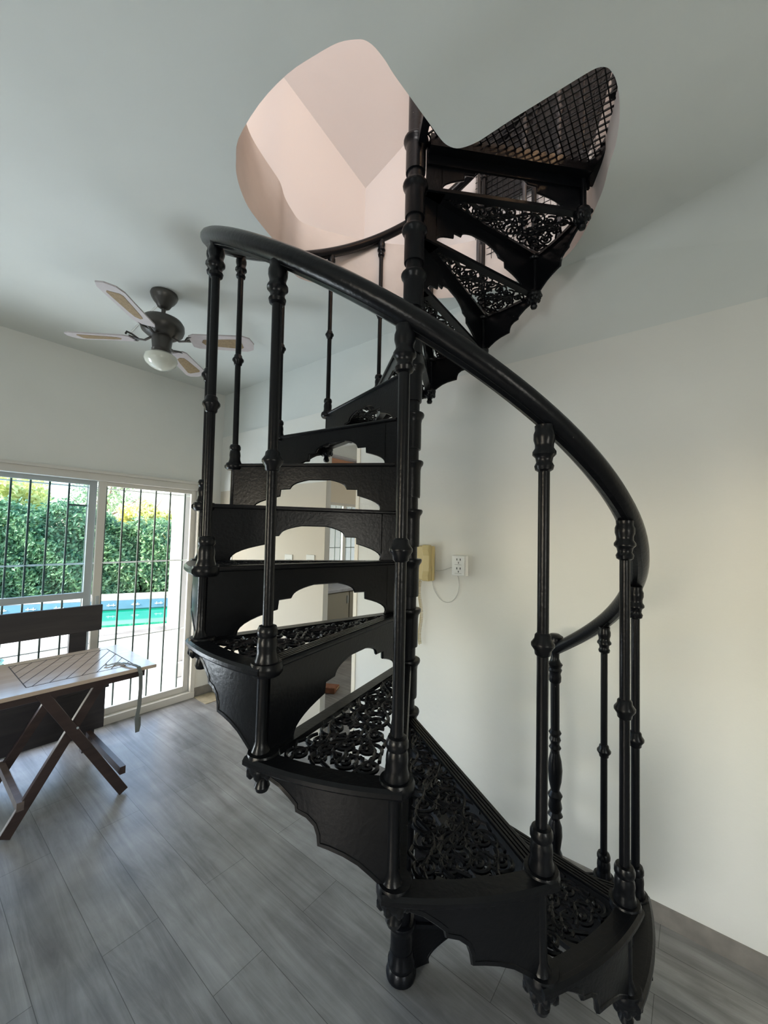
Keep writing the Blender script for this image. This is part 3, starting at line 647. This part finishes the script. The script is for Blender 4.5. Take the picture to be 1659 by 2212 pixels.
MB().tube(ring, 0.0035, 6).tube([(-0.04, 0.075, 0.008), (-0.075, 0.07, 0.008), (-0.085, 0.085, 0.008), (-0.07, 0.10, 0.008)], 0.004, 6).box((-0.01, 0.045, 0.003), (0.015, 0.06, 0.010)).build('metal_clip', M['alug'], sp, smooth=True)

# ------------------------------------------------------------ SPIRAL STAIRCASE
H, CX, CY, RB, TH0, DTH, HB, HM = 0.19, 1.2615, 0.8745, 0.7399, -0.1089, 0.4079, 0.9061, 0.4482
FL, DTT = 0.0087, 0.0072
st_ = empty('spiral_staircase', (CX, CY, 0)); tag(st_, 'black cast iron spiral staircase rising to the well in the ceiling', 'staircase')
IR = M['iron']
def th(n): return TH0-DTH*n
def P2(r, a): return (r*cos(a), r*sin(a))
RO = 0.768; TT = 0.014
# central column
MB().lathe([(0.033, 0.0), (0.033, 4.6)], n=20).build('centre_pole', IR, st_, smooth=True)
MB().lathe([(0.046, 0.0), (0.054, 0.006), (0.056, 0.020), (0.050, 0.034), (0.046, 0.040), (0.050, 0.050), (0.050, 0.060), (0.044, 0.068), (0.042, 0.10)], n=24).build('column_foot', IR, st_, smooth=True)
# --- one step: tread plate, grille, riser, side skirt, hub sleeve
step = MB()
NA = 14
def sector(m, r0, r1, a0, a1, z0, z1, n=NA):
    ps = [P2(r0, a0+(a1-a0)*i/n) for i in range(n+1)] + [P2(r1, a1-(a1-a0)*i/n) for i in range(n+1)]
    m.prism(ps, XY, z0, z1)
a_f, a_b = 0.0, -DTH
def off_edge(a, d):
    """radial edge line at angle a shifted sideways by d (positive = counter clockwise)"""
    return lambda r: (r*cos(a)-d*sin(a), r*sin(a)+d*cos(a))
ef, eb = off_edge(a_f, 0.012), off_edge(a_b, -0.012)
# front nosing band (three ribs) and back band
e2 = off_edge(a_f, -0.026); e3 = off_edge(a_b, 0.022)
step.prism([ef(0.05), ef(RO), e2(RO), e2(0.05)], XY, -TT, -0.002)
for k in range(4):
    ea, eb_ = off_edge(a_f, 0.010-k*0.009), off_edge(a_f, 0.005-k*0.009)
    step.prism([ea(0.07), ea(RO-.03), eb_(RO-.03), eb_(0.07)], XY, -0.002, 0.002)
step.prism([e3(0.05), e3(RO), eb(RO), eb(0.05)], XY, -TT, 0.0)
sector(step, 0.732, RO, a_f+0.016, a_b-0.016, -TT, 0.0)
sector(step, 0.035, 0.125, a_f+0.02, a_b-0.02, -TT, 0.0)
# rounded lip under the outer edge and the front edge
lip = [(RO*cos(a_f+0.016+(a_b-0.016-a_f-0.029)*i/18), RO*sin(a_f+0.016+(a_b-0.016-a_f-0.029)*i/18), -0.010) for i in range(19)]
step.tube(lip, 0.011, 8)
step.tube([(*ef(0.06), -0.007), (*ef(RO), -0.007)], 0.007, 8)
for (a, dz) in ((a_f, 0), (a_b, 0)):   # corner bosses
    c = P2(RB, a); step.lathe([(0.030, -0.024), (0.036, -0.016), (0.036, -0.004), (0.033, 0.004), (0.024, 0.0045)], c=c, n=22)
proto = empty('step_origin')
tread = step.build('tread', IR, st_, smooth=True)
bpy.data.objects.remove(proto)
# grille of scrolls
g = MB()
am = -DTH/2
def loc(r, s): # r along wedge axis, s sideways
    return (r*cos(am)-s*sin(am), r*sin(am)+s*cos(am))
def inside(x, y, pad=0.016):
    r = hypot(x, y); a = atan2(y, x)
    d1 = -(r*sin(a)) ; d1 = -(-x*sin(a_f)+y*cos(a_f)) - 0.024
    d2 = (-x*sin(a_b)+y*cos(a_b)) - 0.022
    return r > 0.12 and r < 0.738 and d1 > -pad and d2 > -pad
def ribbon(pts, wd=0.0045, hz=0.006):
    pts = [p for p in pts if inside(*p, 0.012)]
    if len(pts) > 2: g.tube([(p[0], p[1], -0.006) for p in pts], wd, 6, upv=(0, 0, 1), flat=1.0)
def spiral(r, s, R, turns, dr, ph, tail=0.0):
    pts = []
    N = int(16*turns)
    for i in range(N+1):
        t = i/N; q = ph+dr*2*pi*turns*t; rr = R*(1-0.86*t**0.85)
        pts.append(loc(r+rr*cos(q), s+rr*sin(q)))
    ribbon(pts)
    c = loc(r+0.1*R*cos(q), s+0.1*R*sin(q)); g.lathe([(0.006, -0.011), (0.0065, -0.004), (0.003, 0.002)], c=c, n=8)
rnd = random.Random(3)
rows = [(0.694, (-0.082, -0.030, 0.028, 0.080), 0.030), (0.632, (-0.060, 0.0, 0.062), 0.034), (0.568, (-0.052, 0.052), 0.040), (0.505, (-0.043, 0.043), 0.036), (0.435, (-0.036, 0.036), 0.033), (0.368, (-0.022, 0.026), 0.028), (0.305, (0.0,), 0.034), (0.240, (0.0,), 0.027), (0.185, (0.0,), 0.020), (0.145, (0.0,), 0.013)]
for i, (r, ss, R) in enumerate(rows):
    for j, s_ in enumerate(ss):
        dr = 1 if (j+i) % 2 else -1
        spiral(r, s_, R, 1.7, dr, pi/2*(j+i*2)+0.6*i)
        for k in range(5):   # leaflets on the outside of each scroll
            q = k*2*pi/5+i; p0 = (r+R*cos(q), s_+R*sin(q)); p1 = (r+(R+0.018)*cos(q+.35), s_+(R+0.018)*sin(q+.35)); p2 = (r+(R+0.030)*cos(q+.9), s_+(R+0.030)*sin(q+.9))
            ribbon([loc(*p0), loc(*p1), loc(*p2)], 0.0046)
for s0 in (-1, 1):   # long wavy stems
    ribbon([loc(0.13+0.595*t, s0*(0.10*(0.13+0.595*t)+0.016*sin(t*22+s0))) for t in [i/60 for i in range(61)]], 0.005)
    ribbon([loc(0.13+0.595*t, s0*(0.035*sin(t*17+1.2*s0))*(0.4+t)) for t in [i/60 for i in range(61)]], 0.0048)
g_mesh = g.build('scroll_grille', IR, tread, smooth=True)
# riser with the stepped arch
R0, R1 = 0.045, 0.735
def UR(u): return R1-(R1-R0)*u
def arc_pts(p, q, bulge, n=7):
    p = Vector(p); q = Vector(q); m = (p+q)/2; d = q-p; nrm = Vector((-d.y, d.x)).normalized()*bulge*d.length
    return [tuple((p*(1-t)**2+2*(m+nrm*2)*t*(1-t)+q*t*t)) for t in [i/n for i in range(n+1)]]
HH = H-0.014
arch = arc_pts((0.115, 1.0), (0.29, 0.66), -0.13) + [(0.295, 0.50), (0.355, 0.48)] + arc_pts((0.355, 0.48), (0.47, 0.27), -0.13)[1:] + [(0.60, 0.27)] \
     + arc_pts((0.60, 0.27), (0.70, 0.48), -0.13)[1:] + [(0.765, 0.49), (0.768, 0.63)] + arc_pts((0.768, 0.63), (0.90, 1.0), -0.13)[1:]
poly = [(0.0, 0.0), (0.0, 1.0)] + arch + [(1.0, 1.0), (1.0, 0.0)]
# split into columns of quads for a clean concave face
rs = MB()
top_z = -TT
def rz(d): return top_z-d*HH
# ribbon strip between top edge and arch outline
outl = [(0.0, 1.0)] + arch + [(1.0, 1.0)]
y0_, y1_ = 0.009, 0.0
v = []; f = []
for (u, d) in outl:
    r = UR(u)
    v += [(r, y0_, rz(0)), (r, y0_, rz(d)), (r, y1_, rz(0)), (r, y1_, rz(d))]
for i in range(len(outl)-1):
    a, b = 4*i, 4*i+4
    f += [(a, a+1, b+1, b), (a+2, b+2, b+3, a+3), (a+1, a+3, b+3, b+1), (a, b, b+2, a+2)]
f += [(0, 2, 3, 1), (len(v)-4, len(v)-3, len(v)-1, len(v)-2)]
rs.add(v, f)
rs.tube([(UR(u), 0.004, rz(d)) for (u, d) in arch], 0.0062, 6)
riser = rs.build('riser', IR, tread, smooth=False)
# side skirt: curved ogee panel from the front corner to the back corner
sk = [(0.0, 1.0), (0.05, 0.99), (0.12, 0.90), (0.2, 0.81), (0.3, 0.745), (0.40, 0.71), (0.47, 0.70), (0.475, 0.60), (0.50, 0.50), (0.56, 0.43), (0.64, 0.40), (0.645, 0.34), (0.70, 0.27), (0.78, 0.19), (0.88, 0.14), (1.0, 0.12)]
ss = MB(); v = []; f = []
for (s_, d) in sk:
    a = a_f-0.012+(a_b-a_f+0.0)*s_
    for R_ in (0.752, 0.743):
        c = P2(R_, a); v += [(c[0], c[1], rz(0)), (c[0], c[1], rz(d))]
for i in range(len(sk)-1):
    a, b = 4*i, 4*i+4
    f += [(a, a+1, b+1, b), (a+2, b+2, b+3, a+3), (a+1, a+3, b+3, b+1), (a, b, b+2, a+2)]
f += [(0, 2, 3, 1), (len(v)-4, len(v)-3, len(v)-1, len(v)-2)]
ss.add(v, f)
ss.tube([(*P2(0.748, a_f-0.012+(a_b-a_f)*s_), rz(d)) for (s_, d) in sk], 0.007, 6)
ss.build('side_skirt', IR, tread, smooth=True)
# corner post joining riser and skirt, flared foot, finial below
cp_ = P2(RB+0.004, a_f-0.006)
MB().lathe([(0.017, rz(0)), (0.0125, rz(0.08)), (0.0125, rz(0.55)), (0.0125, rz(0.86)), (0.018, rz(0.95)), (0.022, rz(1.0))], c=cp_, n=14).build('corner_post', IR, tread, smooth=True)
fi = MB(); cb = P2(RB, a_b)
fi.lathe([(0.006, -0.082), (0.013, -0.079), (0.017, -0.069), (0.013, -0.058), (0.012, -0.052), (0.020, -0.046), (0.029, -0.038), (0.034, -0.028), (0.034, -0.014)], c=cb, n=16)
for k in range(8):
    q = k*pi/4; fi.lathe([(0.003, -0.046), (0.009, -0.038), (0.009, -0.026), (0.004, -0.018)], c=(cb[0]+0.027*cos(q), cb[1]+0.027*sin(q)), n=8)
fi.build('finial', IR, tread, smooth=True)
MB().lathe([(0.040, -0.135), (0.041, -0.125), (0.041, -0.03), (0.043, -0.016), (0.050, -0.006), (0.052, 0.002), (0.050, 0.008), (0.036, 0.010)], n=22).build('hub_sleeve', IR, tread, smooth=True)

# --- one baluster
def make_baluster(name='baluster'):
    root = empty(name); root.parent = st_
    lean = FL*1.0
    sh_ = lambda z: (lean*z/0.9, RB*0.0*z)
    MB().lathe([(0.0118, 0.0), (0.0118, HB+0.01)], n=12, shift=sh_).build('shaft', IR, root, smooth=True)
    MB().lathe([(0.0255, 0.0), (0.026, 0.008), (0.0225, 0.018), (0.0215, 0.028), (0.0225, 0.038), (0.0215, 0.050), (0.019, 0.058), (0.0225, 0.064), (0.0225, 0.074), (0.019, 0.082), (0.012, 0.084)], n=18, shift=sh_).build('foot_collar', IR, root, smooth=True)
    z = HM
    MB().lathe([(0.012, z-0.024), (0.016, z-0.020), (0.017, z-0.012), (0.0235, z-0.003), (0.0235, z+0.003), (0.017, z+0.012), (0.016, z+0.020), (0.012, z+0.024)], n=16, shift=sh_).build('knop', IR, root, smooth=True)
    z = HB
    MB().lathe([(0.012, z-0.098), (0.018, z-0.094), (0.020, z-0.086), (0.016, z-0.078), (0.018, z-0.068), (0.024, z-0.062), (0.024, z-0.056), (0.019, z-0.048), (0.019, z-0.040), (0.022, z-0.030), (0.022, z-0.018), (0.019, z-0.010), (0.020, z)], n=18, shift=sh_).build('capital', IR, root, smooth=True)
    return root
bal = make_baluster()
# first copies: put everything in place
NT = 16
treads = []
for n in range(1, NT+1):
    t = tread if n == 1 else copy_tree(tread, st_)
    t.location = (0, 0, n*H); t.rotation_euler = (0, 0, th(n)); treads.append(t)
for i, n in enumerate([k for k in range(2, 20)]):
    b = bal if i == 0 else copy_tree(bal, st_)
    c = P2(RB, th(n)); z = n*H if n <= 17 else 17*H
    b.location = (c[0], c[1], z+0.0); b.rotation_euler = (0, 0, th(n)+ (DTT*0))
# handrail
pts = []; 
RR = RB+FL
n = 0.98
while n <= 17.3:
    a = th(n)+DTT; pts.append((RR*cos(a), RR*sin(a), n*H+HB+0.020)); n += 0.1
while n <= 19.6:
    a = th(n)+DTT; pts.append((RR*cos(a), RR*sin(a), 17.3*H+HB+0.020)); n += 0.1
hr = MB().tube(pts, 0.0285, 14, upv=(0, 0, 1), flat=0.86).build('handrail', IR, st_, smooth=True)
MB().tube([(p[0], p[1], p[2]-0.025) for p in pts], 0.013, 6, upv=(0, 0, 1), flat=0.4).build('rail_strip', IR, hr, smooth=False)
# newel
nw = empty('newel_post'); nw.parent = st_; c = P2(RB+0.004, th(1)); nw.location = (c[0], c[1], 0.0)
zt = H+HB
MB().lathe([(0.026, H), (0.032, H+.01), (0.030, H+.04), (0.022, H+.06), (0.030, H+.12), (0.028, H+.16), (0.017, H+.19), (0.032, H+.205), (0.024, H+.22), (0.030, H+.24), (0.024, H+.27), (0.031, H+.29), (0.018, H+.31), (0.027, H+.35), (0.031, H+.40), (0.027, H+.44), (0.017, H+.48),
            (0.026, H+.495), (0.017, H+.51), (0.025, H+.53), (0.020, H+.545), (0.027, H+.56), (0.018, H+.575)], n=18).build('turned_base', IR, nw, smooth=True)
MB().lathe([(0.019, 0.0), (0.019, zt-.06)], n=14).build('shaft', IR, nw, smooth=True)
MB().lathe([(0.019, zt-.13), (0.026, zt-.12), (0.027, zt-.10), (0.024, zt-.085), (0.030, zt-.07), (0.026, zt-.06), (0.033, zt-.045), (0.024, zt-.035), (0.018, zt-.02), (0.020, zt+.02), (0.026, zt+.03), (0.0375, zt+.045), (0.040, zt+.062), (0.034, zt+.080), (0.018, zt+.09)], n=20).build('cap_knob', IR, nw, smooth=True)
# landing: sector plate with mesh floor and heavy rim
ld = empty('landing'); ld.parent = st_; ld.location = (0, 0, 17*H); ld.rotation_euler = (0, 0, th(17))
fm = MB(); RL = 0.80; a1 = -radians(92)
e_a, e_b = off_edge(0, 0.02), off_edge(0, -0.05)
fm.prism([e_a(0.05), e_a(RL), e_b(RL), e_b(0.05)], XY, -0.05, 0.0)
fm.prism([off_edge(0, 0.0)(0.05), off_edge(0, 0)(RL-.03), off_edge(0, -0.01)(RL-.03), off_edge(0, -0.01)(0.05)], XY, -0.09, -0.05)
fm.tube([(*off_edge(0, .022)(0.06), -0.012), (*off_edge(0, .022)(RL), -0.012)], 0.012, 8)
sector(fm, RL-0.045, RL, 0.02, a1, -0.055, 0.0, 30)
sector(fm, RL-0.02, RL, 0.0, a1, 0.0, 0.05, 30)
e_c, e_d = off_edge(a1, 0.03), off_edge(a1, 0.0)
fm.prism([e_c(0.05), e_c(RL), e_d(RL), e_d(0.05)], XY, -0.05, 0.0)
fm.build('landing_frame', IR, ld)
gm = MB()
def clipseg(p, q):
    return all(hypot(*c_) < RL-0.03 and -1.62 < atan2(c_[1], c_[0]) < -0.01 and hypot(*c_) > 0.04 for c_ in (p, q))
k = -1.0
while k < 1.0:
    for (dx, dy) in ((1, 1), (1, -1)):
        for j in range(80):
            t0 = -1.2+j*0.03; 
            p = ((t0*dx/1.414)-k*dy/1.414, (t0*dy/1.414)+k*dx/1.414); q = (p[0]+0.03*dx/1.414, p[1]+0.03*dy/1.414)
            if clipseg(p, q): gm.beam((*p, -0.012), (*q, -0.012), 0.0045, 0.006, (0, 0, 1))
    k += 0.026
gm.build('landing_mesh', IR, ld)['kind'] = 'stuff'
rs17 = riser.copy(); COL.objects.link(rs17); rs17.parent = ld; rs17.location = (0, 0, 0)
hs17 = [c_ for c_ in tread.children if c_.name.startswith('hub_sleeve')][0].copy(); COL.objects.link(hs17); hs17.parent = ld
cpp = [c_ for c_ in tread.children if c_.name.startswith('corner_post')][0].copy(); COL.objects.link(cpp); cpp.parent = ld
# mesh guard panels of the upper railing
ug = MB()
for i in range(52):
    a = th(17)-i*0.0306
    ug.tube([(*P2(RL-0.01, a), 17*H+0.04), (*P2(RL-0.01, a), 17*H+0.85)], 0.0016, 4)
for j in range(27):
    z = 17*H+0.05+j*0.03
    ug.tube([(*P2(RL-0.01, th(17)-i*0.10), z) for i in range(17)], 0.0016, 4)
tag(ug.build('guard_mesh', IR, st_), kind='stuff')
print('objects', len(bpy.data.objects), 'faces', sum(len(o.data.polygons) for o in bpy.data.objects if o.type == 'MESH'))
